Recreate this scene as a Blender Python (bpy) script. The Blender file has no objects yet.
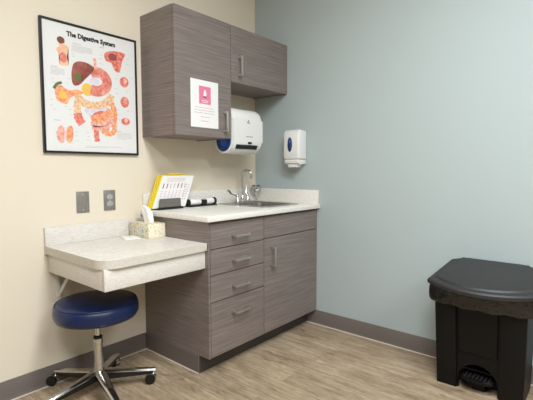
import bpy, bmesh, math, random
from mathutils import Vector, Matrix
random.seed(7)
PI = math.pi
C = bpy.context.scene.collection

# ------------------------------------------------------------------ materials
def _lin(c):
    return tuple((x/12.92 if x <= .04045 else ((x+.055)/1.055)**2.4) for x in c)
def col(r, g, b): return _lin((r/255, g/255, b/255)) + (1,)

def base_mat(name, c, rough=.5, metal=0.0, spec=.5, bump=0, bscale=200):
    m = bpy.data.materials.new(name); m.use_nodes = True
    nt = m.node_tree; b = nt.nodes['Principled BSDF']
    b.inputs['Base Color'].default_value = c
    b.inputs['Roughness'].default_value = rough
    b.inputs['Metallic'].default_value = metal
    b.inputs['Specular IOR Level'].default_value = spec
    if bump:
        tc = nt.nodes.new('ShaderNodeTexCoord'); n = nt.nodes.new('ShaderNodeTexNoise')
        n.inputs['Scale'].default_value = bscale; n.inputs['Detail'].default_value = 3
        bp = nt.nodes.new('ShaderNodeBump'); bp.inputs['Strength'].default_value = bump
        bp.inputs['Distance'].default_value = .002 if bump < 1 else .010
        nt.links.new(tc.outputs['Object'], n.inputs['Vector'])
        nt.links.new(n.outputs['Fac'], bp.inputs['Height'])
        nt.links.new(bp.outputs['Normal'], b.inputs['Normal'])
    return m

def noise_mat(name, stops, scale=(1, 1, 1), nscale=5, detail=6, rough=.5, bump=0, stops2=None, scale2=None, mix2=.5, spec=.5, distort=0):
    """procedural colour from stretched noise; optional second noise mixed in"""
    m = base_mat(name, stops[0][1], rough, 0, spec)
    nt = m.node_tree; b = nt.nodes['Principled BSDF']; L = nt.links.new
    tc = nt.nodes.new('ShaderNodeTexCoord')
    def layer(scale, stops, ns):
        mp = nt.nodes.new('ShaderNodeMapping'); mp.inputs['Scale'].default_value = scale
        n = nt.nodes.new('ShaderNodeTexNoise'); n.inputs['Scale'].default_value = ns
        n.inputs['Detail'].default_value = detail; n.inputs['Distortion'].default_value = distort
        r = nt.nodes.new('ShaderNodeValToRGB'); e = r.color_ramp.elements
        e[0].position, e[0].color = stops[0]; e[1].position, e[1].color = stops[-1]
        for p, c in stops[1:-1]:
            x = e.new(p); x.color = c
        L(tc.outputs['Object'], mp.inputs['Vector']); L(mp.outputs['Vector'], n.inputs['Vector'])
        L(n.outputs['Fac'], r.inputs['Fac'])
        return n, r
    n, r = layer(scale, stops, nscale)
    out = r.outputs['Color']
    if stops2:
        n2, r2 = layer(scale2, stops2, nscale)
        mx = nt.nodes.new('ShaderNodeMix'); mx.data_type = 'RGBA'; mx.inputs[0].default_value = mix2
        L(out, mx.inputs[6]); L(r2.outputs['Color'], mx.inputs[7]); out = mx.outputs[2]
    L(out, b.inputs['Base Color'])
    if bump:
        bp = nt.nodes.new('ShaderNodeBump'); bp.inputs['Strength'].default_value = bump
        bp.inputs['Distance'].default_value = .001
        L(n.outputs['Fac'], bp.inputs['Height']); L(bp.outputs['Normal'], b.inputs['Normal'])
    return m

def floor_mat():
    m = base_mat('vinyl_plank', col(165, 145, 120), .42, 0, .4)
    nt = m.node_tree; b = nt.nodes['Principled BSDF']; L = nt.links.new; N = nt.nodes.new
    tc = N('ShaderNodeTexCoord')
    mp = N('ShaderNodeMapping'); mp.inputs['Rotation'].default_value = (0, 0, PI/2)
    mp.inputs['Location'].default_value = (.31, .05, 0)
    L(tc.outputs['Object'], mp.inputs['Vector'])
    br = N('ShaderNodeTexBrick'); br.offset = .37; br.inputs['Scale'].default_value = 1
    br.inputs['Brick Width'].default_value = 1.22; br.inputs['Row Height'].default_value = .152
    br.inputs['Mortar Size'].default_value = .0012; br.inputs['Mortar Smooth'].default_value = .1
    br.inputs['Color1'].default_value = (0, 0, 0, 1); br.inputs['Color2'].default_value = (1, 1, 1, 1)
    br.inputs['Mortar'].default_value = (.5, .5, .5, 1)
    L(mp.outputs['Vector'], br.inputs['Vector'])
    # per-plank offset of the grain
    sc = N('ShaderNodeVectorMath'); sc.operation = 'SCALE'; sc.inputs['Scale'].default_value = 7.3
    L(br.outputs['Color'], sc.inputs[0])
    ad = N('ShaderNodeVectorMath'); ad.operation = 'ADD'
    L(mp.outputs['Vector'], ad.inputs[0]); L(sc.outputs[0], ad.inputs[1])
    def layer(scale, ns, det, dist, stops):
        q = N('ShaderNodeMapping'); q.inputs['Scale'].default_value = scale
        n = N('ShaderNodeTexNoise'); n.inputs['Scale'].default_value = ns; n.inputs['Detail'].default_value = det
        n.inputs['Distortion'].default_value = dist
        r = N('ShaderNodeValToRGB'); e = r.color_ramp.elements
        e[0].position, e[0].color = stops[0]; e[1].position, e[1].color = stops[-1]
        for p, c in stops[1:-1]:
            x = e.new(p); x.color = c
        L(ad.outputs[0], q.inputs['Vector']); L(q.outputs['Vector'], n.inputs['Vector']); L(n.outputs['Fac'], r.inputs['Fac'])
        return n, r
    n1, r1 = layer((1.3, 14, 1), 3.0, 8, .6, [(.28, col(118, 97, 74)), (.45, col(155, 133, 106)), (.58, col(178, 157, 130)), (.75, col(194, 175, 148))])
    n2, r2 = layer((2.2, 5, 1), 2.2, 3, .3, [(.3, col(140, 118, 94)), (.5, col(172, 151, 124)), (.7, col(188, 170, 144))])
    mx = N('ShaderNodeMix'); mx.data_type = 'RGBA'; mx.inputs[0].default_value = .45
    L(r1.outputs['Color'], mx.inputs[6]); L(r2.outputs['Color'], mx.inputs[7])
    n3, r3 = layer((6, 60, 1), 4.0, 6, .4, [(.3, col(150, 150, 150)), (.5, col(205, 205, 205)), (.7, col(238, 238, 238))])
    n4, r4 = layer((1.6, 4.2, 1), 2.6, 5, 1.2, [(.0, col(150, 138, 128)), (.30, col(168, 156, 146)), (.37, col(255, 255, 255)), (1, col(255, 255, 255))])
    m3_ = N('ShaderNodeMix'); m3_.data_type = 'RGBA'; m3_.blend_type = 'MULTIPLY'; m3_.inputs[0].default_value = .75
    L(mx.outputs[2], m3_.inputs[6]); L(r3.outputs['Color'], m3_.inputs[7])
    m4_ = N('ShaderNodeMix'); m4_.data_type = 'RGBA'; m4_.blend_type = 'MULTIPLY'; m4_.inputs[0].default_value = .55
    L(m3_.outputs[2], m4_.inputs[6]); L(r4.outputs['Color'], m4_.inputs[7]); mx = m4_
    # plank tone variation
    hv = N('ShaderNodeHueSaturation'); mr = N('ShaderNodeMapRange')
    mr.inputs['To Min'].default_value = 1.2; mr.inputs['To Max'].default_value = 1.38
    L(br.outputs['Color'], mr.inputs['Value']); L(mr.outputs[0], hv.inputs['Value']); L(mx.outputs[2], hv.inputs['Color'])
    sm = N('ShaderNodeMix'); sm.data_type = 'RGBA'; sm.inputs[7].default_value = col(105, 88, 70)
    mm = N('ShaderNodeMath'); mm.operation = 'MULTIPLY'; mm.inputs[1].default_value = .6
    L(br.outputs['Fac'], mm.inputs[0]); L(mm.outputs[0], sm.inputs[0]); L(hv.outputs['Color'], sm.inputs[6])
    L(sm.outputs[2], b.inputs['Base Color'])
    bp = N('ShaderNodeBump'); bp.inputs['Strength'].default_value = .15; bp.inputs['Distance'].default_value = .001
    L(n1.outputs['Fac'], bp.inputs['Height']); L(bp.outputs['Normal'], b.inputs['Normal'])
    return m

M = {}
M['cream'] = base_mat('cream_paint', col(224, 212, 191), .75, 0, .25, .12, 260)
M['blue'] = base_mat('blue_paint', col(172, 182, 180), .7, 0, .25, .12, 260)
M['ceiling'] = base_mat('ceiling_tile', col(235, 233, 226), .9, 0, .2, .3, 300)
M['floor'] = floor_mat()
M['low_bounce'] = base_mat('low_bounce_taupe', col(150, 142, 132), .75, 0, .25)  # invented dark tone for the unseen left and front walls, cuts bounced light
M['vinyl_base'] = base_mat('vinyl_baseboard', col(108, 99, 92), .45, 0, .4)
M['vinyl_base_dark'] = base_mat('dark_vinyl_base', col(62, 56, 53), .4, 0, .5)
M['caulk'] = base_mat('caulk', col(196, 184, 168), .5)
wood_s = [(.25, col(88, 76, 73)), (.42, col(111, 100, 95)), (.55, col(130, 117, 110)), (.78, col(156, 143, 136))]
wood_s2 = [(.3, col(97, 86, 81)), (.7, col(141, 129, 123))]
M['wood'] = noise_mat('grey_brown_laminate', wood_s, (1.6, 1.6, 60), 3, 8, .38, .1, wood_s2, (1, 1, 190), .5, .55)
M['wood_dark'] = base_mat('cabinet_underside', col(84, 74, 70), .6)
M['gap'] = base_mat('dark_gap', col(30, 27, 25), .8)
M['edge'] = base_mat('cabinet_edge_band', col(146, 132, 123), .5)
M['counter'] = noise_mat('speckled_solid_counter', [(.32, col(212, 206, 195)), (.5, col(228, 223, 213)), (.66, col(238, 234, 226))], (1, 1, 1), 140, 5, .35, 0, spec=.5)
M['desk'] = noise_mat('pale_streaked_laminate', [(.3, col(190, 183, 171)), (.5, col(214, 208, 198)), (.68, col(230, 225, 217))], (5, 9, 40), 8, 8, .4, 0,
                      [(.35, col(205, 198, 187)), (.65, col(226, 221, 212))], (14, 14, 60), .4, .5, .8)
M['chrome'] = base_mat('chrome', col(205, 205, 202), .2, 1)
M['nickel'] = base_mat('brushed_nickel', col(214, 210, 203), .42, 1)
M['steel'] = noise_mat('stainless_steel', [(.3, col(168, 164, 158)), (.7, col(196, 193, 188))], (4, 60, 4), 8, 4, .3)
M['steel'].node_tree.nodes['Principled BSDF'].inputs['Metallic'].default_value = 1
M['white_plastic'] = base_mat('white_plastic', col(226, 224, 219), .35)
M['grey_plastic'] = base_mat('grey_plastic', col(122, 119, 114), .45)
M['black_plastic'] = base_mat('black_plastic', col(8, 8, 8), .5, 0, .25, .1, 500)
M['lid_plastic'] = base_mat('lid_plastic', col(38, 37, 36), .5, 0, .5, .15, 500)
M['bag'] = base_mat('bin_liner', col(20, 19, 20), .14, 0, .6, 1.0, 28)
M['black'] = base_mat('black_gloss', col(14, 14, 15), .35)
M['blue_clear'] = base_mat('blue_tinted_plastic', col(24, 66, 140), .25)
M['blue_core'] = base_mat('blue_core', col(52, 98, 170), .35)
M['navy'] = base_mat('navy_window', col(34, 52, 96), .2)
M['vinyl'] = base_mat('blue_vinyl', col(8, 30, 72), .33, 0, .5, .25, 350)
M['plate'] = noise_mat('steel_wall_plate', [(.3, col(128, 124, 117)), (.7, col(146, 142, 135))], (40, 4, 4), 6, 3, .42)
M['plate'].node_tree.nodes['Principled BSDF'].inputs['Metallic'].default_value = .35
M['outlet'] = base_mat('grey_receptacle', col(176, 173, 166), .4)
M['paper'] = base_mat('poster_paper', col(224, 222, 218), .35, 0, .4)
M['paper2'] = base_mat('white_paper', col(232, 230, 226), .6)
M['ink'] = base_mat('black_ink', col(28, 26, 28), .5)
M['ink_grey'] = base_mat('grey_ink', col(176, 170, 164), .6)
M['pink_panel'] = base_mat('pink_panel', col(226, 120, 150), .5)
M['pink_ink'] = base_mat('pink_ink', col(214, 170, 176), .6)
M['yellow'] = base_mat('yellow_plastic', col(232, 204, 52), .4)
M['holder'] = base_mat('grey_holder', col(104, 100, 94), .4)
M['tissue'] = base_mat('tissue', col(246, 244, 240), .8)
M['postform'] = noise_mat('desk_edge', [(.35, col(196, 188, 174)), (.65, col(208, 201, 189))], (6, 6, 6), 20, 3, .4)
M['bracket'] = base_mat('white_bracket', col(222, 216, 206), .4)
M['print_red'] = base_mat('print_red', col(150, 70, 60), .6)
M['diffuser'] = base_mat('light_diffuser', col(250, 248, 240), .5)
b = M['diffuser'].node_tree.nodes['Principled BSDF']
b.inputs['Emission Color'].default_value = (.93, 1, 1.07, 1); b.inputs['Emission Strength'].default_value = 4
def organ(name, c1, c2, s=60):
    return noise_mat(name, [(.35, c1), (.65, c2)], (1, 1, 1), s, 4, .35)
M['o_liver'] = organ('liver_print', col(112, 54, 44), col(164, 92, 78), 25)
M['o_stomach'] = organ('stomach_print', col(206, 108, 92), col(236, 168, 148), 30)
M['o_red'] = organ('red_print', col(204, 84, 74), col(236, 150, 132), 60)
M['o_pink'] = organ('pink_print', col(224, 140, 122), col(244, 196, 178), 60)
M['o_tan'] = organ('tan_print', col(214, 160, 118), col(240, 206, 166), 90)
M['o_orange'] = organ('orange_print', col(226, 130, 90), col(244, 184, 130), 60)
M['o_green'] = base_mat('green_print', col(98, 108, 52), .4)
M['o_yellow'] = base_mat('yellow_print', col(236, 188, 84), .4)
M['o_lilac'] = organ('lilac_print', col(196, 200, 224), col(232, 214, 216), 90)
M['o_skin'] = organ('skin_print', col(226, 168, 130), col(240, 196, 160), 30)
M['o_hair'] = base_mat('hair_print', col(110, 62, 44), .5)
M['tb_side'] = noise_mat('floral_box', [(.36, col(120, 158, 176)), (.47, col(214, 206, 180)), (.55, col(232, 220, 190)), (.66, col(216, 166, 84))], (1, 1, 1), 85, 3, .5)
M['tb_pale'] = noise_mat('pale_floral_box', [(.36, col(222, 196, 130)), (.47, col(236, 226, 200)), (.6, col(240, 232, 212)), (.7, col(208, 200, 180))], (1, 1, 1), 70, 3, .5)

# ------------------------------------------------------------------ mesh helpers
ORG = {}
def obj(name, bm, m, parent=None, smooth=True, angle=35):
    org = ORG.get(parent.name, Vector()) if parent else Vector()
    bmesh.ops.recalc_face_normals(bm, faces=bm.faces[:])
    if org.length: bmesh.ops.translate(bm, vec=-org, verts=bm.verts[:])
    me = bpy.data.meshes.new(name); bm.to_mesh(me); bm.free()
    for mm in (m if isinstance(m, (list, tuple)) else [m]): me.materials.append(mm)
    if smooth:
        for p in me.polygons: p.use_smooth = True
        me.set_sharp_from_angle(angle=math.radians(angle))
    o = bpy.data.objects.new(name, me); C.objects.link(o)
    if parent: o.parent = parent
    ORG[o.name] = org if parent else Vector()
    return o
def thing(name, label, cat, loc, group=None):
    o = bpy.data.objects.new(name, None); o.empty_display_size = .05; C.objects.link(o)
    o.location = loc; ORG[o.name] = Vector(loc)
    o['label'] = label; o['category'] = cat
    if group: o['group'] = group
    return o
def tag(o, label, cat, group=None):
    o['label'] = label; o['category'] = cat
    if group: o['group'] = group
    return o
def struct(name, bm, m, parent=None):
    o = obj(name, bm, m, parent)
    if not parent: o['kind'] = 'structure'
    return o
def B(): return bmesh.new()
def setmi(bm, before, mi):
    if mi:
        for f in bm.faces:
            if f not in before: f.material_index = mi
def box(bm, x0, x1, y0, y1, z0, z1, r=0, seg=2, rot=None, pivot=None, mi=0):
    before = set(bm.faces) if mi else None
    x0, x1 = min(x0, x1), max(x0, x1); y0, y1 = min(y0, y1), max(y0, y1); z0, z1 = min(z0, z1), max(z0, z1)
    v = [bm.verts.new((x, y, z)) for x in (x0, x1) for y in (y0, y1) for z in (z0, z1)]
    for q in ((0, 1, 3, 2), (4, 6, 7, 5), (0, 4, 5, 1), (2, 3, 7, 6), (0, 2, 6, 4), (1, 5, 7, 3)):
        bm.faces.new([v[i] for i in q])
    vs = v
    if r:
        es = list({e for q in v for e in q.link_edges})
        res = bmesh.ops.bevel(bm, geom=es, offset=r, segments=seg, profile=.5, affect='EDGES')
        vs = list({q for f in res['faces'] for q in f.verts} | {q for q in v if q.is_valid})
    if rot: bmesh.ops.rotate(bm, cent=pivot or ((x0+x1)/2, (y0+y1)/2, (z0+z1)/2), matrix=rot, verts=[q for q in vs if q.is_valid])
    setmi(bm, before, mi) if mi else None
    return bm
def loft(bm, loops, cap0=True, cap1=True, closed=True):
    rings = [[bm.verts.new(p) for p in lp] for lp in loops]
    n = len(rings[0])
    for a, b_ in zip(rings, rings[1:]):
        for i in range(n if closed else n-1):
            j = (i+1) % n
            bm.faces.new((a[i], a[j], b_[j], b_[i]))
    if cap0: bm.faces.new(rings[0][::-1])
    if cap1: bm.faces.new(rings[-1])
    return rings
def lathe(bm, prof, c=(0, 0, 0), n=32, axis='z', sx=1, sy=1):
    """prof = [(radius, height)] from bottom to top"""
    loops = []
    for r, h in prof:
        lp = []
        for i in range(n):
            t = 2*PI*i/n; a, b_ = r*math.cos(t)*sx, r*math.sin(t)*sy
            p = {'z': (a, b_, h), 'x': (h, a, b_), 'y': (a, h, b_)}[axis]
            lp.append((c[0]+p[0], c[1]+p[1], c[2]+p[2]))
        loops.append(lp)
    loft(bm, loops)
def tube(bm, pts, r, n=12, flat=1.0):
    pts = [Vector(p) for p in pts]
    rs = r if isinstance(r, (list, tuple)) else [r]*len(pts)
    loops = []; up = None
    for i, p in enumerate(pts):
        d = (pts[min(i+1, len(pts)-1)] - pts[max(i-1, 0)]).normalized()
        if up is None:
            up = Vector((0, 0, 1)) if abs(d.z) < .9 else Vector((1, 0, 0))
        s = d.cross(up).normalized(); up = s.cross(d).normalized()
        loops.append([p + s*rs[i]*math.cos(2*PI*k/n) + up*rs[i]*flat*math.sin(2*PI*k/n) for k in range(n)])
    loft(bm, loops)
def prism(bm, poly, axis, a0, a1, r=0, seg=2, sel=None):
    """poly 2D extruded along axis; poly is (u,v): x->(y,z) y->(x,z) z->(x,y)"""
    def P(u, v, a): return {'x': (a, u, v), 'y': (u, a, v), 'z': (u, v, a)}[axis]
    rings = loft(bm, [[P(u, v, a0) for u, v in poly], [P(u, v, a1) for u, v in poly]])
    if r:
        ring_es = []
        for ring in rings:
            for i in range(len(ring)):
                e = bm.edges.get((ring[i], ring[(i+1) % len(ring)]))
                if e: ring_es.append(e)
        bmesh.ops.bevel(bm, geom=ring_es, offset=r, segments=seg, profile=.5, affect='EDGES')
    return bm
def rrect(x0, x1, y0, y1, r, k=5):
    """rounded rectangle as 2D points; r may be 4 radii (x1y1, x0y1, x0y0, x1y0)"""
    rr = r if isinstance(r, (list, tuple)) else [r]*4
    cs = [(x1-rr[0], y1-rr[0], 0, rr[0]), (x0+rr[1], y1-rr[1], 90, rr[1]), (x0+rr[2], y0+rr[2], 180, rr[2]), (x1-rr[3], y0+rr[3], 270, rr[3])]
    out = []
    for cx, cy, a, q in cs:
        for i in range(k+1):
            t = math.radians(a + 90*i/k); out.append((cx+q*math.cos(t), cy+q*math.sin(t)))
    return out
def smooth_path(pts, k=6):
    pts = [Vector(p) for p in pts]; out = []
    for i in range(len(pts)-1):
        p0, p1, p2, p3 = pts[max(i-1, 0)], pts[i], pts[i+1], pts[min(i+2, len(pts)-1)]
        for j in range(k):
            t = j/k
            out.append(.5*((2*p1)+(-p0+p2)*t+(2*p0-5*p1+4*p2-p3)*t*t+(-p0+3*p1-3*p2+p3)*t**3))
    out.append(pts[-1]); return out
def text_obj(name, body, size, m, parent, mat4, align='CENTER', width=None, extrude=.0002, offset=0, shear=0):
    cu = bpy.data.curves.new(name+'_curve', 'FONT'); cu.body = body; cu.size = size; cu.align_x = align
    cu.extrude = extrude; cu.offset = offset; cu.resolution_u = 2
    t = bpy.data.objects.new(name+'_tmp', cu); C.objects.link(t)
    bpy.context.view_layer.update()
    me = bpy.data.meshes.new_from_object(t.evaluated_get(bpy.context.evaluated_depsgraph_get()))
    bpy.data.objects.remove(t); bpy.data.curves.remove(cu)
    xs = [v.co.x for v in me.vertices]; s = 1
    if width: s = width/(max(xs)-min(xs))
    for v in me.vertices: v.co.x *= s
    me.transform(mat4)
    me.transform(Matrix.Translation(-ORG[parent.name]))
    me.materials.clear(); me.materials.append(m)
    o = bpy.data.objects.new(name, me); C.objects.link(o); o.parent = parent
    ORG[o.name] = ORG[parent.name]
    return o
def face_y(x, y, z):      # text on a surface facing -y
    return Matrix.Translation((x, y, z)) @ Matrix.Rotation(PI/2, 4, 'X')
def face_x(x, y, z):      # text on a surface facing -x
    return Matrix.Translation((x, y, z)) @ Matrix.Rotation(-PI/2, 4, 'Z') @ Matrix.Rotation(PI/2, 4, 'X')

# ------------------------------------------------------------------ room shell
RX0, RY0, H = -4.2, -4.6, 2.74
b = B(); box(b, RX0-.1, .1, RY0-.1, .1, -.1, 0); struct('floor', b, M['floor'])
b = B(); box(b, RX0-.1, .1, RY0-.1, .1, H, H+.1); struct('ceiling', b, M['ceiling'])
b = B(); box(b, RX0, 0, 0, .1, 0, H); struct('wall_back', b, M['cream'])
b = B(); box(b, 0, .1, RY0, .1, 0, H); struct('wall_right', b, M['blue'])
b = B(); box(b, RX0-.1, RX0, RY0, .1, 0, H); struct('wall_left', b, M['low_bounce'])
b = B(); box(b, RX0, 0, RY0-.1, RY0, 0, H); struct('wall_front', b, M['low_bounce'])

W = 1.037; BH = .1016
def cove(axis, a0, a1, side, m=M['vinyl_base']):
    """vinyl cove base profile; side=(coordinate of the wall plane, direction into room)"""
    w, s = side
    prof = [(0, 0), (.011, 0), (.0105, .003), (.006, .012), (.0045, .02), (.004, BH-.003), (.002, BH), (0, BH)]
    bm = B()
    prism(bm, [(w+s*p, q) for p, q in prof], axis, a0, a1)
    return bm
def caulk(axis, a0, a1, side):
    w, s = side; bm = B()
    prism(bm, [(w+s*.010, 0), (w+s*.017, 0), (w+s*.0125, .0035), (w+s*.0100, .0035)], axis, a0, a1); return bm
def base_run(name, axis, a0, a1, side):
    o = struct(name, cove(axis, a0, a1, side), M['vinyl_base'])
    obj('caulk_line', caulk(axis, a0, a1, side), M['caulk'], o); return o
base_run('baseboard_back', 'x', RX0, -W-.006, (0, -1))       # profile in (y,z), runs along x
base_run('baseboard_right', 'y', RY0, -.512, (0, -1))         # profile in (x,z), runs along y
base_run('baseboard_left', 'y', RY0, 0, (RX0, 1))
base_run('baseboard_front', 'x', RX0, 0, (RY0, 1))

# ------------------------------------------------------------------ base cabinets
FD = .592          # front face of the doors
SX = .5875         # split between the drawer unit and the sink unit
ZT = .833
def pull(x, y, z, length, vertical, parent):
    """square bar pull standing off a front facing -y"""
    bm = B(); h = length/2; t = .0056; out = .030
    if vertical:
        box(bm, x-t, x+t, y-out-.009, y-out, z-h, z+h, .001)
        for s in (-1, 1): box(bm, x-t, x+t, y-out-.001, y+.0003, z+s*(h-.006)-.006, z+s*(h-.006)+.006, .001)
    else:
        box(bm, x-h, x+h, y-out-.009, y-out, z-t, z+t, .001)
        for s in (-1, 1): box(bm, x+s*(h-.006)-.006, x+s*(h-.006)+.006, y-out-.001, y+.0003, z-t, z+t, .001)
    return obj('handle', bm, M['nickel'], parent)
def panel(bm, x0, x1, z0, z1, y0, y1, r=.0012): box(bm, x0, x1, y0, y1, z0, z1, r, 1)

def carcass(x0, x1, parent, left_seen):
    yb = -.573
    bm = B()
    for xa, yf in ((x0, -.590 if left_seen else yb), (x1-.018, yb)):       # side panels with the toe notch
        wd = .0115 if yf < yb else .018
        prism(bm, [(-.002, .001), (-.505, .001), (-.505, BH), (yf, BH), (yf, .8445), (-.002, .8445)], 'x', xa, xa+wd)
    box(bm, x0+.0114, x1-.018, yb, -.002, BH, BH+.016)
    box(bm, x0+.018, x1-.018, -.012, -.002, BH+.016, .845)
    box(bm, x0+.018, x1-.018, yb, yb+.06, .83, .845)
    obj('carcass', bm, M['wood'], parent)
    bm = B(); box(bm, x0+.018, x1-.018, yb+.001, yb+.008, BH+.016, .83)
    obj('face_void', bm, M['gap'], parent)
    bm = B(); box(bm, x0+.001, x1-.001, -.505-.004, -.505, .0005, BH-.001)
    obj('toe_kick', bm, M['vinyl_base_dark'], parent)

t = thing('base_cabinet', 'grey-brown laminate base cabinet with four stacked drawers, next to the desk', 'cabinet', (-(W+SX)/2, -.29, 0))
carcass(-W, -SX-.0005, t, True)
G = .0026
zs = [(.694, ZT), (.552, .694), (.406, .552), (BH+.0, .406)]
hz = [.752, .616, .470, .320]
for (z0, z1), zh in zip(zs, hz):
    bm = B(); panel(bm, -W+.0145, -SX-G, z0+G, z1-G, -FD, -.574)
    d = obj('drawer', bm, M['wood'], t); pull(-.807, -FD, zh, .118, False, d)
bm = B(); prism(bm, [(-.002, .0005), (-.505, .0005), (-.505, BH-.002), (-.002, BH-.002)], 'x', -W-.005, -W-.0003)
obj('side_base', bm, M['vinyl_base'], t)
bm = B(); prism(bm, [(-W-.004, 0), (-W-.010, 0), (-W-.0065, .0035), (-W-.004, .0035)], 'y', -.505, -.004); obj('caulk_line', bm, M['caulk'], t)

t = thing('base_cabinet', 'grey-brown laminate sink base cabinet with one tall door, against the blue wall', 'cabinet', (-SX/2, -.29, 0))
carcass(-SX+.0005, -.001, t, False)
bm = B(); panel(bm, -SX+G, -.004, .697+G, ZT-G, -FD, -.574); obj('false_drawer_front', bm, M['wood'], t)
bm = B(); panel(bm, -SX+G, -.004, BH+G, .697-G, -FD, -.574); d = obj('door', bm, M['wood'], t)
pull(-.521, -FD, .58, .125, True, d)

# ------------------------------------------------------------------ countertop with its splashes
ct = thing('countertop', 'speckled off-white countertop over the base cabinets with raised backsplash', 'countertop', (-.52, -.31, .845))
sk = (-.440, -.125, -.480, -.150)       # bowl opening
bm = B()
xs = [-1.059, sk[0], sk[1], -.0015]; ys = [-.618, sk[2], sk[3], -.0015]
vt = [[bm.verts.new((x, y, .875)) for y in ys] for x in xs]
fs = [bm.faces.new((vt[i][j], vt[i+1][j], vt[i+1][j+1], vt[i][j+1])) for i in range(3) for j in range(3) if not (i == 1 and j == 1)]
r_ = bmesh.ops.extrude_face_region(bm, geom=fs)
nv = [v for v in r_['geom'] if isinstance(v, bmesh.types.BMVert)]
bmesh.ops.translate(bm, vec=(0, 0, -.030), verts=nv)
es = [e for e in bm.edges if len(e.link_faces) == 2 and e.calc_face_angle(0) > 1 and
      (all(abs(v.co.y+.618) < 1e-5 for v in e.verts) or all(abs(v.co.x+1.059) < 1e-5 for v in e.verts))]
bmesh.ops.bevel(bm, geom=es, offset=.004, segments=3, profile=.5, affect='EDGES')
obj('slab', bm, M['counter'], ct)
bm = B(); box(bm, -1.045, -.0015, -.020, -.0012, .8752, .973, .002); obj('backsplash', bm, M['counter'], ct)
bm = B(); box(bm, -.019, -.0012, -.606, -.0205, .8752, .973, .002); obj('side_splash', bm, M['counter'], ct)

# ------------------------------------------------------------------ sink
s = thing('sink', 'small stainless steel drop-in sink in the off-white countertop', 'sink', (-.2825, -.28, .875))
bm = B()
def rr3(x0, x1, y0, y1, r, z): return [(x, y, z) for x, y in rrect(x0, x1, y0, y1, r, 6)]
loft(bm, [rr3(-.475, -.090, -.512, -.052, .035, .8756), rr3(-.474, -.091, -.511, -.053, .035, .8785), rr3(-.468, -.097, -.505, -.059, .032, .8800),
          rr3(-.436, -.129, -.474, -.156, .040, .8795), rr3(-.430, -.135, -.468, -.162, .042, .875), rr3(-.428, -.137, -.466, -.164, .045, .80),
          rr3(-.422, -.143, -.460, -.170, .05, .735), rr3(-.395, -.170, -.433, -.197, .06, .722),
          rr3(-.300, -.265, -.332, -.297, .017, .719)], cap0=False)
o = obj('basin', bm, M['steel'], s)
md = o.modifiers.new('Solidify', 'SOLIDIFY'); md.thickness = .0012; md.offset = -1
bm = B(); lathe(bm, [(.0, .7205), (.020, .7205), (.034, .7225), (.036, .7245), (.038, .722), (.038, .7200)][::-1], (-.2825, -.3145, 0), 28)
obj('drain', bm, M['chrome'], s)

# ------------------------------------------------------------------ faucet
FX, FY, FZ = -.255, -.098, .8800
f = thing('faucet', 'chrome gooseneck faucet with two wrist-blade handles at the back of the sink', 'faucet', (FX, FY, FZ))
bm = B(); prism(bm, rrect(FX-.078, FX+.078, FY-.024, FY+.024, .0235, 6), 'z', FZ-.0003, FZ+.012, .003)
lathe(bm, [(.019, FZ+.011), (.018, FZ+.03), (.014, FZ+.045), (.012, FZ+.05)], (FX, FY, 0), 24)
obj('base_plate', bm, M['chrome'], f)
bm = B(); pts = [(FX, FY, FZ+.045), (FX, FY, FZ+.12), (FX, FY, 1.078)]
for i in range(1, 13):
    a = PI*i/12*1.05; pts.append((FX+.010*(1-math.cos(a)), FY-.036+.036*math.cos(a), 1.078+.036*math.sin(a)))
last = pts[-1]; pts.append((last[0]-.001, last[1]+.002, last[2]-.018))
tube(bm, pts, .0085, 14); lathe(bm, [(.0105, -.002), (.0105, .012)], pts[-1], 14)
obj('spout', bm, M['chrome'], f)
for k, (dx, ends) in enumerate(((-.055, [(-.030, -.004, .024), (-.072, -.010, .036), (-.105, -.012, .062)]), (.055, [(.005, .012, .024), (.012, .018, .05), (.018, .022, .085)]))):
    bm = B(); x = FX+dx
    lathe(bm, [(.021, FZ+.011), (.020, FZ+.022), (.014, FZ+.032), (.015, FZ+.045), (.012, FZ+.054), (.004, FZ+.057)], (x, FY, 0), 20)
    z0 = FZ+.042
    p = smooth_path([(x, FY, z0)]+[(x+e[0], FY+e[1], z0+e[2]-.012) for e in ends], 5)
    n = len(p); tube(bm, p, [.006+.006*(i/(n-1)) for i in range(n)], 12, .5)
    obj('handle', bm, M['chrome'], f)

# small chrome cup on a stem at the splash corner
e = thing('chrome_cup', 'small round chrome cup on a short stem beside the faucet', 'fixture', (-.070, -.070, .8800))
ECX = (-.070, -.070)
bm = B(); lathe(bm, [(.014, .8795), (.014, .885), (.005, .889), (.005, .925), (.008, .931)], (ECX[0], ECX[1], 0), 20)
obj('stem', bm, M['chrome'], e)
bm = B(); lathe(bm, [(.006, .929), (.020, .938), (.036, .954), (.043, .976), (.042, .988), (.037, .992), (.026, .984), (.006, .980)], (ECX[0], ECX[1], 0), 28)
obj('cup', bm, M['chrome'], e)
bm = B()
for dx, dy in ((-.014, .011), (.013, -.012)):
    lathe(bm, [(.009, .982), (.011, .995), (.009, .999), (.002, 1.001)], (ECX[0]+dx, ECX[1]+dy, 0), 14)
obj('nozzle', bm, M['black'], e)

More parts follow.
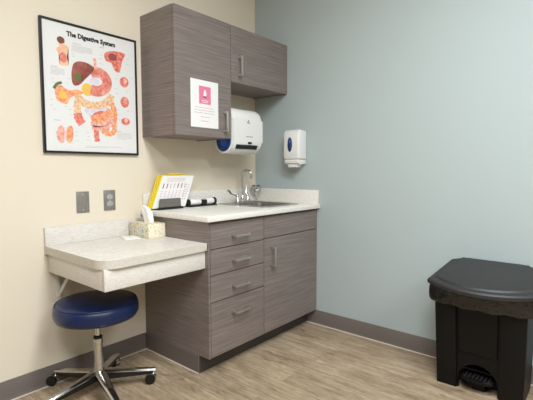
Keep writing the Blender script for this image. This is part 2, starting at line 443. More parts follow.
# ------------------------------------------------------------------ wall cabinets
UD = .321; UZT, UZB, USB = 2.027, 1.314, 1.673
def wall_cab(x0, x1, z0, z1, label, hx, hz_, hl):
    t = thing('wall_cabinet', label, 'cabinet', ((x0+x1)/2, -.16, z0))
    bm = B(); yb = -.300
    box(bm, x0, x0+.018, yb, -.0012, z0, z1); box(bm, x1-.018, x1, yb, -.0012, z0, z1)
    box(bm, x0+.018, x1-.018, yb, -.0012, z1-.018, z1)
    box(bm, x0+.018, x1-.018, -.010, -.0012, z0+.012, z1-.018)
    obj('carcass', bm, M['wood'], t)
    bm = B(); box(bm, x0+.018, x1-.018, yb, -.0012, z0+.004, z0+.018); obj('bottom_panel', bm, M['wood'], t)
    bm = B(); panel(bm, x0+.0025, x1-.0025, z0+.002, z1-.001, -UD, yb-.0015); d = obj('door', bm, M['wood'], t)
    pull(hx, -UD, hz_, hl, True, d)
    return t
wall_cab(-1.030, -.5885, UZB, UZT, 'tall grey-brown wall cabinet with a taped notice on its door', -.655, 1.415, .125)
wall_cab(-.5875, -.0015, USB, UZT, 'short grey-brown wall cabinet above the paper towel dispenser', -.522, 1.780, .125)

# notice taped to the tall door
ny = -UD-.0004
n = thing('paper_notice', 'white paper notice with a pink square taped to the tall wall cabinet', 'notice', (-.826, ny, 1.367))
bm = B(); box(bm, -.934, -.718, ny-.0006, ny+.0002, 1.364, 1.640); obj('sheet', bm, M['paper2'], n)
yy = ny-.0006
bm = B(); box(bm, -.871, -.779, yy-.0004, yy, 1.502, 1.606); obj('pink_square', bm, M['pink_panel'], n)
bm = B(); prism(bm, [(-.836, 1.545), (-.814, 1.545), (-.814, 1.572), (-.820, 1.580), (-.820, 1.588), (-.830, 1.588), (-.830, 1.580), (-.836, 1.572)], 'y', yy-.0008, yy-.0004)
obj('bottle_icon', bm, M['paper2'], n)
bm = B(); prism(bm, [(-.838, 1.541), (-.812, 1.541), (-.812, 1.548), (-.838, 1.548)], 'y', yy-.001, yy-.0004); obj('icon_base', bm, M['navy'], n)
bm = B(); box(bm, -.829, -.821, yy-.001, yy-.0004, 1.588, 1.592); obj('icon_cap', bm, M['navy'], n)
bm = B(); box(bm, -.852, -.798, yy-.0007, yy-.0004, 1.520, 1.524); box(bm, -.846, -.804, yy-.0007, yy-.0004, 1.511, 1.514); obj('caption', bm, M['paper2'], n)
bm = B()
for z, w in ((1.478, .150), (1.462, .160), (1.447, .165), (1.424, .07), (1.400, .06)):
    x = -.826-w/2
    while x < -.826+w/2-.006:
        L_ = random.uniform(.008, .022); x2 = min(x+L_, -.826+w/2)
        box(bm, x, x2, yy-.0003, yy, z, z+.0045); x = x2+.004
obj('printed_lines', bm, M['pink_ink'], n)


n.location.x += .0155; n.location.z += .004
# ------------------------------------------------------------------ paper towel dispenser
TX0, TX1 = -.562, -.262
p = thing('paper_towel_dispenser', 'white paper towel dispenser with blue side window under the wall cabinet', 'dispenser', (-.4, -.001, 1.225))
def arc(cy, cz, r, a0, a1, k=7): return [(cy+r*math.cos(math.radians(a0+(a1-a0)*i/k)), cz+r*math.sin(math.radians(a0+(a1-a0)*i/k))) for i in range(k+1)]
def tw_prof(d=0):
    P = [(-.0012-d, 1.528-d)]
    P += [(-.0012-d, 1.395+d*.3)]
    P += arc(-.212, 1.308, .083-d, 305+40, 180, 12)[:0]
    P += [(-.140-d*.8, 1.330)]
    P += arc(-.221, 1.306, .081-d, 0-5, -180, 12)
    P += arc(-.225, 1.451, .077-d, 180, 90, 8)
    return P
bm = B(); prism(bm, tw_prof(), 'x', TX0+.012, TX1, .022, 4); obj('cover', bm, M['white_plastic'], p)
bm = B(); prism(bm, tw_prof(), 'x', TX0, TX0+.0135, .003, 2); obj('side_rim', bm, M['white_plastic'], p)
bm = B(); prism(bm, tw_prof(.013), 'x', TX0-.0015, TX0+.004, .001, 1); w_ = obj('side_window', bm, M['blue_clear'], p)
bm = B(); lathe(bm, [(.030, -.0035), (.030, .002)], (TX0, -.222, 1.302), 24, 'x'); lathe(bm, [(.012, -.0055), (.012, .002)], (TX0, -.222, 1.302), 24, 'x')
obj('roll_hub', bm, M['blue_core'], w_)
bm = B(); prism(bm, [(-.2895, 1.256), (-.3035, 1.284), (-.27, 1.284), (-.26, 1.256)], 'x', -.522, -.312, .003); obj('towel_slot', bm, M['black'], p)
bm = B(); box(bm, -.412, -.376, -.3045, -.296, 1.291, 1.305, .001); obj('sensor', bm, M['black'], p)
bm = B(); box(bm, -.418, -.405, -.3026, -.301, 1.428, 1.440); box(bm, -.411, -.400, -.3026, -.301, 1.440, 1.450); box(bm, -.401, -.394, -.3026, -.301, 1.425, 1.434)
obj('emblem', bm, M['grey_plastic'], p)
bm = B()
for k in range(7): box(bm, -.430+k*.0095, -.424+k*.0095, -.3028, -.301, 1.337, 1.343)
obj('printed_line', bm, M['grey_plastic'], p)

# ------------------------------------------------------------------ soap dispenser on the blue wall
p = thing('soap_dispenser', 'white soap dispenser with a dark oval window on the blue wall', 'dispenser', (-.001, -.435, 1.15))
bm = B()
prof = [(-.0012, 1.395), (-.074, 1.402), (-.094, 1.390), (-.100, 1.370), (-.102, 1.22), (-.094, 1.195), (-.0012, 1.190)]
prism(bm, prof, 'y', -.498, -.360, .012, 3); obj('cover', bm, M['white_plastic'], p)
bm = B(); prism(bm, [(-.0012, 1.189), (-.088, 1.192), (-.098, 1.182), (-.094, 1.165), (-.07, 1.152), (-.0012, 1.160)], 'y', -.492, -.366, .006, 2); obj('push_bar', bm, M['white_plastic'], p)
bm = B(); prism(bm, [(-.466, 1.135), (-.396, 1.135), (-.388, 1.158), (-.474, 1.158)], 'x', -.085, -.030, .003)
obj('spout', bm, M['white_plastic'], p)
bm = B(); lathe(bm, [(.001, -.1045), (.85*.018, -.1042), (.018, -.1025), (.018, -.099)], (0, -.420, 1.296), 28, 'x', 1.12, 2.9)
w_ = obj('level_window', bm, M['navy'], p)
bm = B(); lathe(bm, [(.0012, -.1075), (.005, -.107), (.007, -.104)], (0, -.420, 1.316), 16, 'x', 1, 1.6); obj('level_mark', bm, M['blue_core'], w_)

# ------------------------------------------------------------------ wall-hung desk
d = thing('writing_desk', 'pale laminate wall-hung desk with rounded front corner and low backsplash', 'desk', (-1.33, -.29, .595))
bm = B(); prism(bm, rrect(-1.619, -1.0625, -.583, -.0015, [.001, .001, .075, .001], 10), 'z', .692, .731, .006, 3)
for f_ in bm.faces:
    f_.normal_update(); f_.material_index = 1 if f_.normal.z < .75 else 0
obj('desktop', bm, [M['desk'], M['postform']], d)
# the strip of top that reaches the cabinet side below the counter overhang
bm = B(); box(bm, -1.0627, -1.0385, -.583, -.0015, .6922, .7308, .0015)
for f_ in bm.faces:
    f_.normal_update(); f_.material_index = 1 if f_.normal.z < .75 else 0
obj('desktop_end', bm, [M['desk'], M['postform']], d)
bm = B(); box(bm, -1.6185, -1.0385, -.0195, -.0012, .7312, .826, .002); obj('backsplash', bm, M['desk'], d)
bm = B(); box(bm, -1.603, -1.0385, -.567, -.548, .596, .6915, .001); obj('apron', bm, M['desk'], d)
bm = B(); box(bm, -1.603, -1.584, -.5475, -.0015, .596, .6915, .001); obj('side_apron', bm, M['desk'], d)
bm = B(); box(bm, -1.572, -1.548, -.010, -.0012, .40, .6915, .001)
box(bm, -1.572, -1.548, -.30, -.010, .684, .6915, .001)
tube(bm, [(-1.56, -.008, .462), (-1.56, -.23, .682)], .010, 4)
obj('bracket', bm, M['bracket'], d)

# ------------------------------------------------------------------ wall plates
def plate(x, z, label, outlet):
    t = thing('wall_plate' if not outlet else 'wall_outlet', label, 'wall plate' if not outlet else 'outlet', (x, 0, z))
    bm = B(); box(bm, x-.035, x+.035, -.006, -.001, z-.0575, z+.0575, .0018); obj('cover_plate', bm, M['plate'], t)
    if outlet:
        for s_ in (-1, 1):
            bm = B(); lathe(bm, [(.0172, -.0062), (.0172, -.0082), (.016, -.0086)][::-1], (x, 0, z+s_*.0195), 24, 'y', 1, .86)
            r = obj('receptacle', bm, M['outlet'], t)
            bm = B(); zz = z+s_*.0195
            box(bm, x-.008, x-.006, -.0091, -.0075, zz-.001, zz+.008); box(bm, x+.006, x+.008, -.0091, -.0075, zz, zz+.008)
            lathe(bm, [(.0026, -.0075), (.0026, -.0091)][::-1], (x, 0, zz-.008), 10, 'y'); obj('slot', bm, M['black'], r)
        sc = (0,)
    else: sc = (-.042, .042)
    for q in sc:
        bm = B(); lathe(bm, [(.003, -.0058), (.0035, -.0072), (.0015, -.0076)][::-1], (x, 0, z+q), 12, 'y')
        obj('screw', bm, M['nickel'], t)
plate(-1.412, .943, 'blank grey metal wall plate left of the outlet', False)
plate(-1.257, .945, 'grey duplex outlet on the cream wall, right of the blank plate', True)

# ------------------------------------------------------------------ framed poster
PL, PR, PT, PB = 1.6055, 1.0706, 1.8737, 1.2045
po = thing('framed_poster', 'framed anatomy poster of the digestive system on the cream wall', 'poster', (-(PL+PR)/2, 0, PB))
bm = B(); fw = .011
for a in ((-PL, -PR, PT-fw, PT), (-PL, -PR, PB, PB+fw)): box(bm, a[0], a[1], -.020, -.001, a[2], a[3], .001, 1)
for a in ((-PL, -PL+fw), (-PR-fw, -PR)): box(bm, a[0], a[1], -.020, -.001, PB+fw, PT-fw, .001, 1)
obj('frame', bm, M['black'], po)
bm = B(); box(bm, -PL+fw, -PR-fw, -.0140, -.002, PB+fw, PT-fw); obj('sheet', bm, M['paper'], po)
PW, PH = PL-PR, PT-PB; SY = -.0140
def P2(u, v): return (-PL+u*PW, PT-v*PH)
def blob(name, uv, m, lay, k=5, parent=po):
    q0 = [Vector((P2(*q)[0], P2(*q)[1], 0)) for q in uv]; nq = len(q0)
    p_ = smooth_path([q0[-1]]+q0+[q0[0], q0[1]], k)[k:k+nq*k]
    bm = B(); prism(bm, [(q.x, q.y) for q in p_], 'y', SY-.0002*lay, SY+.0001)
    bmesh.ops.triangulate(bm, faces=[f_ for f_ in bm.faces if len(f_.verts) > 4], ngon_method='EAR_CLIP'); return obj(name, bm, m, parent, smooth=False)
def ribbon(name, uv, w, m, lay, wob=0, parent=po, per=8):
    pp = smooth_path([Vector((P2(*q)[0], P2(*q)[1], 0)) for q in uv], 10); n = len(pp); Lft, Rgt = [], []
    for i, q in enumerate(pp):
        dd = (pp[min(i+1, n-1)]-pp[max(i-1, 0)]).normalized(); nn = Vector((-dd.y, dd.x, 0))
        ww = w*.5*(1+wob*abs(math.sin(i*PI/5))-wob/2)
        if i in (0, n-1): ww *= .55
        Lft.append(q+nn*ww); Rgt.append(q-nn*ww)
    bm = B(); y0, y1 = SY-.0002*lay, SY+.0001
    fl = [(bm.verts.new((a.x, y0, a.y)), bm.verts.new((c.x, y0, c.y))) for a, c in zip(Lft, Rgt)]
    bk = [(bm.verts.new((a.x, y1, a.y)), bm.verts.new((c.x, y1, c.y))) for a, c in zip(Lft, Rgt)]
    for i in range(n-1):
        bm.faces.new((fl[i][0], fl[i+1][0], fl[i+1][1], fl[i][1]))
        for s_ in (0, 1): bm.faces.new((fl[i][s_], fl[i+1][s_], bk[i+1][s_], bk[i][s_]))
    return obj(name, bm, m, parent, smooth=False)
def ell(u, v, ru, rv, a=0, n=8):
    out = []
    for i in range(n):
        t = 2*PI*i/n; x, y = ru*math.cos(t), rv*math.sin(t)
        out.append((u+x*math.cos(a)-y*math.sin(a)*PH/PW, v+x*math.sin(a)*PW/PH+y*math.cos(a)))
    return out
blob('mesentery', [(.399, .653), (.465, .623), (.558, .629), (.655, .599), (.666, .671), (.554, .71), (.463, .697)], M['o_lilac'], 1)
ribbon('ascending_colon', [(.349, .56), (.33, .62), (.328, .682)], .036, M['o_tan'], 2, .3)
ribbon('cecum', [(.328, .680), (.341, .726), (.375, .764)], .044, M['o_red'], 3, .2)
ribbon('descending_colon', [(.687, .564), (.724, .635), (.723, .708), (.696, .762)], .030, M['o_orange'], 2, .3)
blob('intestine_mass', ell(.595, .715, .125, .072), M['o_red'], 3)
for k, (pp_, w_) in enumerate([([(.668, .618), (.625, .673), (.528, .697), (.461, .711)], .024), ([(.46, .747), (.526, .763), (.622, .739), (.70, .68)], .024),
                 ([(.50, .727), (.58, .727), (.66, .69), (.70, .64)], .016), ([(.472, .782), (.552, .789), (.65, .765), (.71, .72)], .022)]):
    ribbon('small_intestine', pp_, w_, M['o_pink'] if k % 2 else M['o_orange'], 4+k % 2, .25)
ribbon('sigmoid_colon', [(.72, .75), (.715, .805), (.65, .828), (.59, .803), (.612, .775), (.663, .785)], .028, M['o_orange'], 3, .3)
ribbon('rectum', [(.524, .78), (.517, .835), (.526, .898)], .028, M['o_red'], 3, .3)
ribbon('transverse_colon', [(.334, .538), (.358, .573), (.422, .603), (.519, .609), (.614, .581), (.672, .542), (.696, .502)], .038, M['o_tan'], 4, .3)
blob('pancreas', ell(.437, .487, .058, .05), M['o_yellow'], 4)
ribbon('stomach', [(.475, .350), (.53, .335), (.60, .345), (.648, .390), (.635, .445), (.58, .480), (.52, .490), (.47, .480)], .056, M['o_stomach'], 5, 0)
ribbon('stomach_fold', [(.55, .345), (.61, .365), (.638, .41), (.61, .455), (.55, .478)], .010, M['o_red'], 6, .2)
blob('duodenum', ell(.52, .412, .05, .04), M['o_lilac'], 4)
ribbon('esophagus', [(.520, .225), (.524, .26), (.530, .315)], .016, M['o_pink'], 6)
lv = blob('liver', [(.294, .325), (.315, .294), (.365, .276), (.44, .277), (.513, .303), (.494, .34), (.457, .373), (.41, .412), (.371, .449), (.332, .467), (.302, .467), (.285, .442), (.281, .384)], M['o_liver'], 6)
ribbon('liver_ligament', [(.40, .285), (.415, .34), (.40, .40)], .006, M['print_red'], 7)
blob('gallbladder', ell(.343, .400, .035, .028), M['o_green'], 7)
blob('liver_inset', [(.121, .518), (.175, .484), (.244, .514), (.33, .499), (.40, .517), (.304, .548), (.253, .579), (.233, .62), (.18, .615), (.132, .591)], M['o_orange'], 3)
blob('inset_center', ell(.19, .555, .035, .028), M['o_yellow'], 4)
ribbon('bile_duct_inset', [(.108, .515), (.141, .478), (.185, .462)], .014, M['o_green'], 5)
blob('bowel_inset', [(.137, .806), (.169, .786), (.195, .823), (.197, .899), (.162, .923), (.126, .893), (.119, .845)], M['o_pink'], 2)
blob('bowel_inset', [(.225, .802), (.265, .786), (.281, .827), (.274, .886), (.248, .92), (.216, .908), (.208, .86)], M['o_orange'], 2)
ribbon('vessel', [(.20, .80), (.205, .85), (.19, .91)], .008, M['o_lilac'], 3)
blob('torso_figure', [(.158, .2), (.242, .176), (.263, .215), (.242, .264), (.257, .321), (.167, .324), (.18, .267), (.147, .225)], M['o_skin'], 2)
blob('head', ell(.197, .160, .030, .034), M['o_skin'], 3); blob('hair', ell(.190, .143, .036, .026), M['o_hair'], 4)
blob('abdomen', ell(.207, .270, .032, .040), M['o_red'], 3)
blob('pancreas_inset', [(.633, .167), (.732, .134), (.863, .136), (.831, .201), (.795, .3), (.736, .288), (.706, .237), (.64, .225)], M['o_red'], 2, 3)
blob('pancreas_lobe', ell(.72, .185, .05, .03), M['print_red'], 3)
for u, v, a, c_ in ((.848, .376, .052, .044), (.848, .546, .050, .046), (.852, .711, .052, .030)):
    q = blob('tissue_inset', ell(u, v, a, c_), M['o_red'], 2); blob('tissue_core', ell(u+.008, v-.01, a*.5, c_*.5), M['o_pink'], 3)
def para(u0, u1, v0, v1, n_, th=.0016):
    bm = B()
    for i in range(n_):
        v = v0+(v1-v0)*i/max(1, n_-1); x0, z = P2(u0, v); x1, _ = P2(u1 if i < n_-1 else u0+(u1-u0)*.6, v)
        box(bm, x0, x1, SY-.0002, SY, z-th/2, z+th/2)
    obj('text_block' if n_ > 1 else 'caption', bm, M['ink_grey'], po)
para(.293, .50, .160, .205, 6); para(.085, .215, .362, .408, 6); para(.743, .92, .815, .865, 6); para(.397, .80, .938, .948, 2); para(.30, .44, .145, .145, 1, .003)
para(.09, .20, .350, .350, 1, .003); para(.104, .20, .750, .750, 1, .003); para(.743, .83, .800, .800, 1, .003); para(.575, .66, .128, .128, 1, .003)
for u, v in ((.29, .225), (.29, .245), (.09, .44), (.09, .47), (.07, .60), (.07, .64), (.25, .70), (.24, .66), (.30, .83), (.30, .86), (.30, .90), (.42, .86), (.41, .89), (.41, .83),
             (.74, .44), (.74, .48), (.76, .33), (.75, .62), (.76, .66), (.77, .70), (.74, .74), (.87, .45), (.87, .62), (.78, .30), (.57, .22), (.57, .26), (.58, .19), (.88, .22), (.88, .18), (.25, .42), (.22, .46), (.09, .67), (.92, .33), (.74, .36), (.20, .64)):
    para(u, u+random.uniform(.03, .06), v, v, 1, .0018)
tx, tz = P2(.500, .099)
text_obj('title', 'The Digestive System', .033, M['ink'], po, face_y(tx, SY-.0003, tz), width=.272, offset=.0018)

# ------------------------------------------------------------------ things on the desk
t = thing('tissue_box', 'small floral tissue box on the pale desk, a white tissue sticking up', 'tissue box', (-1.085, -.125, .7312))
bm = B(); x0, x1, y0, y1, z0, z1 = -1.153, -1.068, -.226, -.030, .7315, .812
x1 = -1.0395
bm = B(); box(bm, x0, x1, y0, y1, z0, z1, .0015)
for f_ in bm.faces: f_.material_index = 1 if f_.calc_center_median().y < y0+.003 else 0
obj('carton', bm, [M['tb_side'], M['tb_pale']], t)
bm = B()
cx, cy = -1.088, -.128
rings = []
for (h, rx, ry, ox, oy) in ((0, .012, .040, 0, 0), (.02, .017, .036, 0, -.002), (.04, .020, .034, -.002, .0), (.07, .019, .034, -.006, 0), (.092, .013, .030, -.012, .010), (.104, .004, .010, -.020, .030)):
    lp = []
    for k in range(24):
        a = 2*PI*k/24; w_ = 1+.22*math.sin(5*a+h*18)
        lp.append((cx+ox+rx*w_*math.cos(a), cy+oy+ry*w_*math.sin(a), z1-.004+h))
    rings.append(lp)
loft(bm, rings); obj('tissue', bm, M['tissue'], t)

bm = B(); box(bm, -.0425, .0425, -.068, .068, 0, .004, .0008); 
bmesh.ops.rotate(bm, cent=(0, 0, 0), matrix=Matrix.Rotation(math.radians(-18), 3, 'Z'), verts=bm.verts[:])
bmesh.ops.translate(bm, vec=(-1.198, -.112, .7314), verts=bm.verts[:])
o = obj('note_pad', bm, M['paper2']); tag(o, 'thin white note pad on the desk left of the tissue box', 'note pad')

# ------------------------------------------------------------------ reference flip chart on the counter
t = thing('reference_rack', 'yellow-edged reference chart leaning in a dark desktop holder on the counter', 'reference rack', (-.92, -.10, .8755))
bm = B(); box(bm, -1.018, -.826, -.125, -.055, .8756, .884, .002); box(bm, -1.014, -.830, -.124, -.118, .882, .890, .001); obj('base', bm, M['black'], t)
bm = B(); prism(bm, [(-1.006, .886), (-.842, .886), (-.844, .942), (-.998, .942)], 'y', -.122, -.116, .001, 1); obj('front_plate', bm, M['holder'], t)
def leaf(y, x0, x1, z0, z1, sh, yl, th, m, name, parent=t):
    bm = B(); lp = [(x0, 0, z0), (x1, 0, z0), (x1+sh, yl, z1), (x0+sh, yl, z1)]
    f0 = [bm.verts.new((a, y+b_, c)) for a, b_, c in lp]; f1 = [bm.verts.new((a, y+b_+th, c)) for a, b_, c in lp]
    bm.faces.new(f0); bm.faces.new(f1[::-1])
    for i in range(4): bm.faces.new((f0[i], f0[(i+1) % 4], f1[(i+1) % 4], f1[i]))
    bmesh.ops.bevel(bm, geom=bm.edges[:], offset=.0008, segments=1, affect='EDGES')
    return obj(name, bm, m, parent)
SH = SH0 = .090
for k in range(3):
    yy = -.104+k*.014
    leaf(yy, -1.049-k*.004, -.812-k*.004, .885, 1.084+k*.002, SH0, .016, .006, M['yellow'], 'yellow_panel')
leaf(-.106, -1.042, -.796, .885, 1.080, SH0, .016, .0015, M['paper2'], 'chart_sheet')
leaf(-.078, -.905, -.80, 1.086, 1.098, .004, .002, .005, M['yellow'], 'index_tab')
bm = B()
def on_sheet(a, h, w, hh):       # mark on the leaning sheet: a along x, h up
    z = .885+h; x = -1.042+a*1.35+SH*h/.195; y = -.1064+.016*h/.195
    v = [bm.verts.new(q) for q in ((x, y-.0003, z), (x+w, y-.0003, z), (x+w+SH*hh/.191, y-.0003+.016*hh/.191, z+hh), (x+SH*hh/.191, y-.0003+.016*hh/.191, z+hh))]
    bm.faces.new(v)
for i in range(7):
    on_sheet(.018+i*.0205, .118, .007 if i in (0, 1, 4, 5) else .0035, .030)
obj('dark_symbols', bm, M['print_red'], t)
bm = B()
for i in range(7):
    for j in range(4): on_sheet(.018+i*.0205, .066+j*.011, .010, .005)
for j in range(3): on_sheet(.03, .160+j*.008, .14, .0025)
for i in range(2):
    for j in range(7): on_sheet(.148+i*.013, .045+j*.015, .010, .006)
obj('printed_rows', bm, M['pink_ink'], t)

# black and white label holder lying beside it
t = thing('label_holder', 'low black holder with two white rolls lying on the counter', 'holder', (-.64, -.085, .8755))
bm = B(); box(bm, -.765, -.520, -.112, -.058, .8756, .884, .003)
lathe(bm, [(.020, -.768), (.023, -.765), (.023, -.752), (.020, -.749)], (0, -.085, .903), 20, 'x')
box(bm, -.655, -.610, -.108, -.062, .884, .918, .004); lathe(bm, [(.021, -.560+.02), (.024, -.536), (.024, -.524), (.021, -.52)], (0, -.085, .905), 20, 'x')
obj('tray', bm, M['black'], t)
for a, c_ in ((-.747, -.657), (-.608, -.542)):
    bm = B(); lathe(bm, [(.0195, a), (.0205, a+.002), (.0205, c_-.002), (.0195, c_)], (0, -.085, .9055), 24, 'x'); obj('white_roll', bm, M['paper2'], t)

# ------------------------------------------------------------------ stool
SC = (-1.487, -.268)
st = thing('rolling_stool', 'round blue vinyl rolling stool with chrome five-star base under the desk', 'stool', (SC[0], SC[1], 0))
bm = B(); R = .199; dz = -.020
lathe(bm, [(a_, b_+dz) for a_, b_ in [(.10, .408), (R-.030, .409), (R-.012, .416), (R-.002, .432), (R, .455), (R-.003, .478), (R-.012, .490), (R-.028, .497), (R-.08, .503), (.05, .506), (.004, .507)]], (SC[0], SC[1], 0), 56)
se = obj('seat', bm, M['vinyl'], st, angle=60)
bm = B()
for r_, z in ((R-.010, .4905+dz),):
    tube(bm, [(SC[0]+r_*math.cos(2*PI*i/56), SC[1]+r_*math.sin(2*PI*i/56), z) for i in range(57)], .0022, 6)
obj('piping', bm, M['vinyl'], se)
bm = B(); lathe(bm, [(.09, .380), (.09, .3885)], (SC[0], SC[1], 0), 24); obj('seat_plate', bm, M['black'], st)
bm = B(); lathe(bm, [(.0125, .25), (.0125, .381)], (SC[0], SC[1], 0), 20); obj('piston', bm, M['chrome'], st)
bm = B(); lathe(bm, [(.019, .281), (.0215, .283), (.0215, .292), (.015, .296)], (SC[0], SC[1], 0), 20); obj('collar', bm, M['black'], st)
bm = B(); lathe(bm, [(.026, .085), (.027, .11), (.0245, .13), (.0205, .255), (.0235, .257), (.0225, .281)], (SC[0], SC[1], 0), 24); obj('column', bm, M['chrome'], st)
A0 = 42; RL = .262
for k in range(5):
    a = math.radians(A0+72*k); dx, dy = math.cos(a), math.sin(a)
    bm = B(); nseg = 8; loops = []
    for i in range(nseg+1):
        q = i/nseg; rr_ = .012+q*(RL-.0)
        hw = .027-.012*q; zt = .120-.040*q; th = .010
        c_ = Vector((SC[0]+dx*rr_, SC[1]+dy*rr_, 0)); s_ = Vector((-dy, dx, 0))
        loops.append([c_+s_*hw+Vector((0, 0, zt-th)), c_+s_*hw+Vector((0, 0, zt-.006)), c_+s_*(hw*.6)+Vector((0, 0, zt)), c_-s_*(hw*.6)+Vector((0, 0, zt)), c_-s_*hw+Vector((0, 0, zt-.006)), c_-s_*hw+Vector((0, 0, zt-th))])
    loft(bm, loops)
    lg = obj('leg', bm, M['chrome'], st)
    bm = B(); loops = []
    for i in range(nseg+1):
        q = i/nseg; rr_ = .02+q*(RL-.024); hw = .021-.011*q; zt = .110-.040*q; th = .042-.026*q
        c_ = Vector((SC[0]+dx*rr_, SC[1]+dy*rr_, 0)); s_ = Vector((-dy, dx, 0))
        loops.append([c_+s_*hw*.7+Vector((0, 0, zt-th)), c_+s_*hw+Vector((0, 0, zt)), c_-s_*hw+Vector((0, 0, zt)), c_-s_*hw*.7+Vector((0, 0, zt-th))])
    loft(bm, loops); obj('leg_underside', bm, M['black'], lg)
    # caster: two wheels, hood and stem
    px_, py_ = SC[0]+dx*(RL+.004), SC[1]+dy*(RL+.004)
    yaw = math.radians([100, 135, 150, 120, 135][k]); fx, fy = math.cos(yaw), math.sin(yaw); sx_, sy_ = -fy, fx
    cxw, cyw = px_+fx*.018, py_+fy*.018
    bm = B()
    def ringwheel(off):
        c_ = Vector((cxw+sx_*off, cyw+sy_*off, .026)); loops = []
        for r_, h in ((.012, -.008), (.024, -.008), (.026, -.005), (.026, .005), (.024, .008), (.012, .008)):
            loops.append([c_+Vector((sx_, sy_, 0))*h+Vector((fx, fy, 0))*(r_*math.cos(2*PI*i/20))+Vector((0, 0, 1))*(r_*math.sin(2*PI*i/20)) for i in range(20)])
        loft(bm, loops)
    ringwheel(-.013); ringwheel(.013)
    cs = obj('caster', bm, M['black'], lg)
    bm = B(); loops = []
    for i in range(9):
        t_ = math.radians(-10+200*i/8); rr_ = .0285
        c_ = Vector((cxw, cyw, .026))+Vector((fx, fy, 0))*(rr_*math.cos(t_))+Vector((0, 0, 1))*(rr_*math.sin(t_)); nn = (c_-Vector((cxw, cyw, .026))).normalized()
        S_ = Vector((sx_, sy_, 0))
        loops.append([c_-S_*.012, c_+S_*.012, c_+S_*.012+nn*.002, c_-S_*.012+nn*.002])
    loft(bm, loops); tube(bm, [(px_, py_, .050), (px_, py_, .066)], .007, 10)
    obj('caster_hood', bm, M['chrome'], lg)

# ------------------------------------------------------------------ step-on bin
bn = thing('step_bin', 'black plastic step-on waste bin against the blue wall', 'bin', (-.19, -1.73, 0))
BY0, BY1 = -1.925, -1.533        # right / left sides at the floor
def taper(bm, z1=.56):
    for v in bm.verts:
        q = max(0, v.co.z)/z1
        v.co.x += (-.050*q)*((-.02-v.co.x)/.27 if v.co.x > -.29 else 1)
        v.co.y += (v.co.y+1.725)*.060*q
Z1 = .555
bm = B(); XB, XF = -.040, -.280
box(bm, XB-.012, XB, BY0+.004, BY1-.004, .0008, Z1); box(bm, XF+.002, XB-.012, BY0, BY0+.012, .0008, Z1, .002, 1); box(bm, XF+.002, XB-.012, BY1-.012, BY1, .0008, Z1, .002, 1)
box(bm, XF+.03, XB-.012, BY0+.012, BY1-.012, .10, .11)
# front face with arch
ya, yb_ = -1.815, -1.636
ym = (ya+yb_)/2; ar = (yb_-ya)/2
arch = [(ya, .0008), (ya, .055)]+[(ym-ar*math.cos(math.radians(18*i)), .055+ar*1.0*math.sin(math.radians(18*i))) for i in range(1, 10)]+[(yb_, .055), (yb_, .0008)]
prism(bm, [(BY0+.0, .0008)]+arch+[(BY1, .0008), (BY1, Z1), (BY0, Z1)], 'x', XF+.010, XF+.028)
taper(bm)
obj('body', bm, M['black_plastic'], bn, angle=25)
for (u0, u1) in ((BY0, ya-.006), (yb_+.006, BY1)):
    bm = B(); r4 = [(u0, .0008), (u1, .0008), (u1, .47), (u0, .47)]
    prism(bm, r4, 'x', XF-.004, XF+.012, .004, 2); taper(bm); obj('front_column', bm, M['black_plastic'], bn)
bm = B()
for k in range(3): pass
prism(bm, [(ya-.02, .0)]*0+[(ya+.004, .20), (yb_-.004, .20), (yb_-.004, .465), (ya+.004, .465)], 'x', XF+.003, XF+.012, .003, 1); taper(bm); obj('front_panel', bm, M['black_plastic'], bn)
# interior recess behind the arch
bm = B(); box(bm, XF+.09, XF+.095, ya-.03, yb_+.03, .002, .17); taper(bm); obj('recess', bm, M['gap'], bn)
# pedal
bm = B(); pp = [(XF+.085, ya+.015), (XF+.085, yb_-.015)]+[(XF-.002-.028*math.sin(math.radians(20*i)), ym+(ar-.014)*math.cos(math.radians(20*i))) for i in range(0, 10)]
prism(bm, pp, 'z', .060, .078, .004, 2); pd = obj('pedal', bm, M['black_plastic'], bn)
bm = B()
for k in range(7):
    yk = ym-.054+k*.018; box(bm, XF-.018, XF+.045, yk-.003, yk+.003, .078, .082, .001, 1)
obj('pedal_rib', bm, M['lid_plastic'], pd)
bm = B(); box(bm, XF+.03, XF+.08, ym-.03, ym+.03, .0006, .0595, .002, 1); obj('pedal_foot', bm, M['black_plastic'], pd)
# upper collar and bag
def rim(x0, x1, y0, y1, bul, z, n_=14, ch=.06):
    """plan outline: straight back at x1, chamfered front corners, bulged front at x0"""
    out = [(x1, y0+ch*.8, z), (x1, y1-ch*.8, z), (x1-ch*.35, y1-ch*.25, z)]
    for i in range(n_+1):
        q = i/n_; y = y1+(y0-y1)*q; s_ = math.sin(PI*q); out.append((x0+.02-(bul+.02)*s_**.7, y, z))
    out.append((x1-ch*.35, y0+ch*.25, z)); return out
def tilt(lp, k=.18): return [(x, y, z-(-.05-x)*k if True else z) for x, y, z in lp]
bm = B()
loft(bm, [rim(-.338, -.030, -1.950, -1.508, .020, .470), rim(-.345, -.030, -1.953, -1.505, .024, .480), rim(-.352, -.030, -1.957, -1.502, .032, .548)], cap0=True, cap1=True)
obj('collar', bm, M['black_plastic'], bn, angle=40)
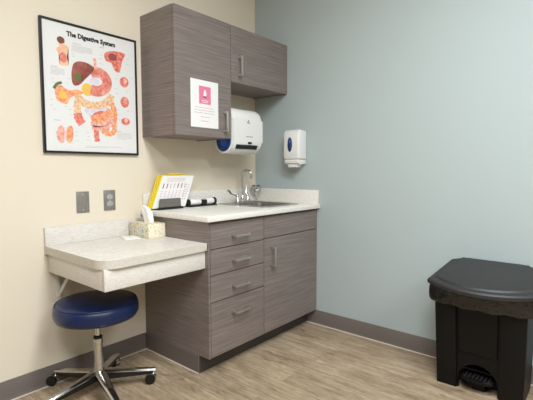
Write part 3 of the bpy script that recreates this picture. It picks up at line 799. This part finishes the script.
# liner folded over the collar
bm = B(); loops = []; n_ = 90
def rimpt(off, z):
    base_ = rim(-.352-off, -.028, -1.957-off, -1.502+off, .034, z, 40)
    return base_
random.seed(3)
rowz = [.450, .462, .480, .500, .516, .532, .548]
for j, z in enumerate(rowz):
    lp = rimpt(.0, z); out = []
    for i, (x, y, z_) in enumerate(lp):
        o_ = .002+.0015*math.sin(i*1.7+j*1.3)+.002*random.random()+(.002 if j in (3, 4) else 0)
        c_ = Vector((x+.19, y+1.73, 0)).normalized()
        out.append((x+c_.x*o_ if x < -.05 else x, y+c_.y*o_, z_+(.003*math.sin(i*.6) if j == 0 else 0)+.003*random.random()))
    loops.append(out)
loft(bm, loops, False, False)
o = obj('bin_liner', bm, M['bag'], bn, angle=50); md = o.modifiers.new('Solidify', 'SOLIDIFY'); md.thickness = .0008
# lid
bm = B()
def lidring(g, z, k): return tilt(rim(-.392+g, -.024-g*.3, -1.975+g, -1.500-g, .062, z, 16, .09), k)
K = .155
loft(bm, [lidring(.012, .592, K), lidring(.0, .597, K), lidring(.0, .612, K), lidring(.006, .618, K), lidring(.028, .6195, K), lidring(.034, .627, K), lidring(.044, .6285, K)])
lid = obj('lid', bm, M['lid_plastic'], bn, angle=30)
bm = B(); box(bm, -.040, -.0145, -1.895, -1.570, .600, .626, .004); obj('hinge', bm, M['lid_plastic'], bn)

# ------------------------------------------------------------------ ceiling lights
def troffer(x, y, lx, ly, power, label):
    t = thing('ceiling_light', label, 'ceiling light', (x, y, H-.02))
    bm = B()
    for a in ((x-lx/2, x+lx/2, y-ly/2, y-ly/2+.03), (x-lx/2, x+lx/2, y+ly/2-.03, y+ly/2), (x-lx/2, x-lx/2+.03, y-ly/2+.03, y+ly/2-.03), (x+lx/2-.03, x+lx/2, y-ly/2+.03, y+ly/2-.03)):
        box(bm, a[0], a[1], a[2], a[3], H-.022, H-.0005, .001, 1)
    obj('frame', bm, M['white_plastic'], t)
    bm = B(); box(bm, x-lx/2+.03, x+lx/2-.03, y-ly/2+.03, y+ly/2-.03, H-.012, H-.0005); obj('diffuser', bm, M['diffuser'], t)
    ld = bpy.data.lights.new('troffer_lamp', 'AREA'); ld.shape = 'RECTANGLE'; ld.size = lx-.08; ld.size_y = ly-.08; ld.energy = power
    ld.color = (.93, 1, 1.07)
    lo = bpy.data.objects.new('lamp', ld); C.objects.link(lo); lo.parent = t; lo.location = (0, 0, -.004)
troffer(-1.55, -2.10, .60, 1.20, 38, 'rectangular ceiling troffer nearest the sink corner, out of frame')
troffer(-1.90, -3.95, .60, 1.20, 36, 'rectangular ceiling troffer by the blue wall at the far end, out of frame')
troffer(-3.00, -2.60, .60, 1.20, 38, 'rectangular ceiling troffer over the middle of the room, out of frame')

# ------------------------------------------------------------------ world, camera, view
w = bpy.data.worlds.new('World'); bpy.context.scene.world = w; w.use_nodes = True
w.node_tree.nodes['Background'].inputs[0].default_value = (.02, .02, .02, 1)
cam = bpy.data.cameras.new('camera'); co = bpy.data.objects.new('camera', cam); C.objects.link(co)
f_, cx_, cy_, cz_, yaw, pit, rol = 411.7492, -2.4737, -2.202, 1.1154, .8704, -.0726, -.0012
F = Vector((math.sin(yaw)*math.cos(pit), math.cos(yaw)*math.cos(pit), math.sin(pit)))
Rv = F.cross(Vector((0, 0, 1))).normalized(); U = Rv.cross(F)
R2 = Rv*math.cos(rol)+U*math.sin(rol); U2 = -Rv*math.sin(rol)+U*math.cos(rol)
m3 = Matrix((R2, U2, -F)).transposed()
co.matrix_world = Matrix.Translation((cx_, cy_, cz_)) @ m3.to_4x4()
cam.sensor_fit = 'HORIZONTAL'; cam.sensor_width = 36; cam.lens = f_/533*36; cam.clip_start = .05
sc = bpy.context.scene; sc.camera = co
sc.view_settings.view_transform = 'Standard'; sc.view_settings.look = 'None'; sc.view_settings.gamma = 1
sc.view_settings.use_curve_mapping = False; sc.view_settings.exposure = .5
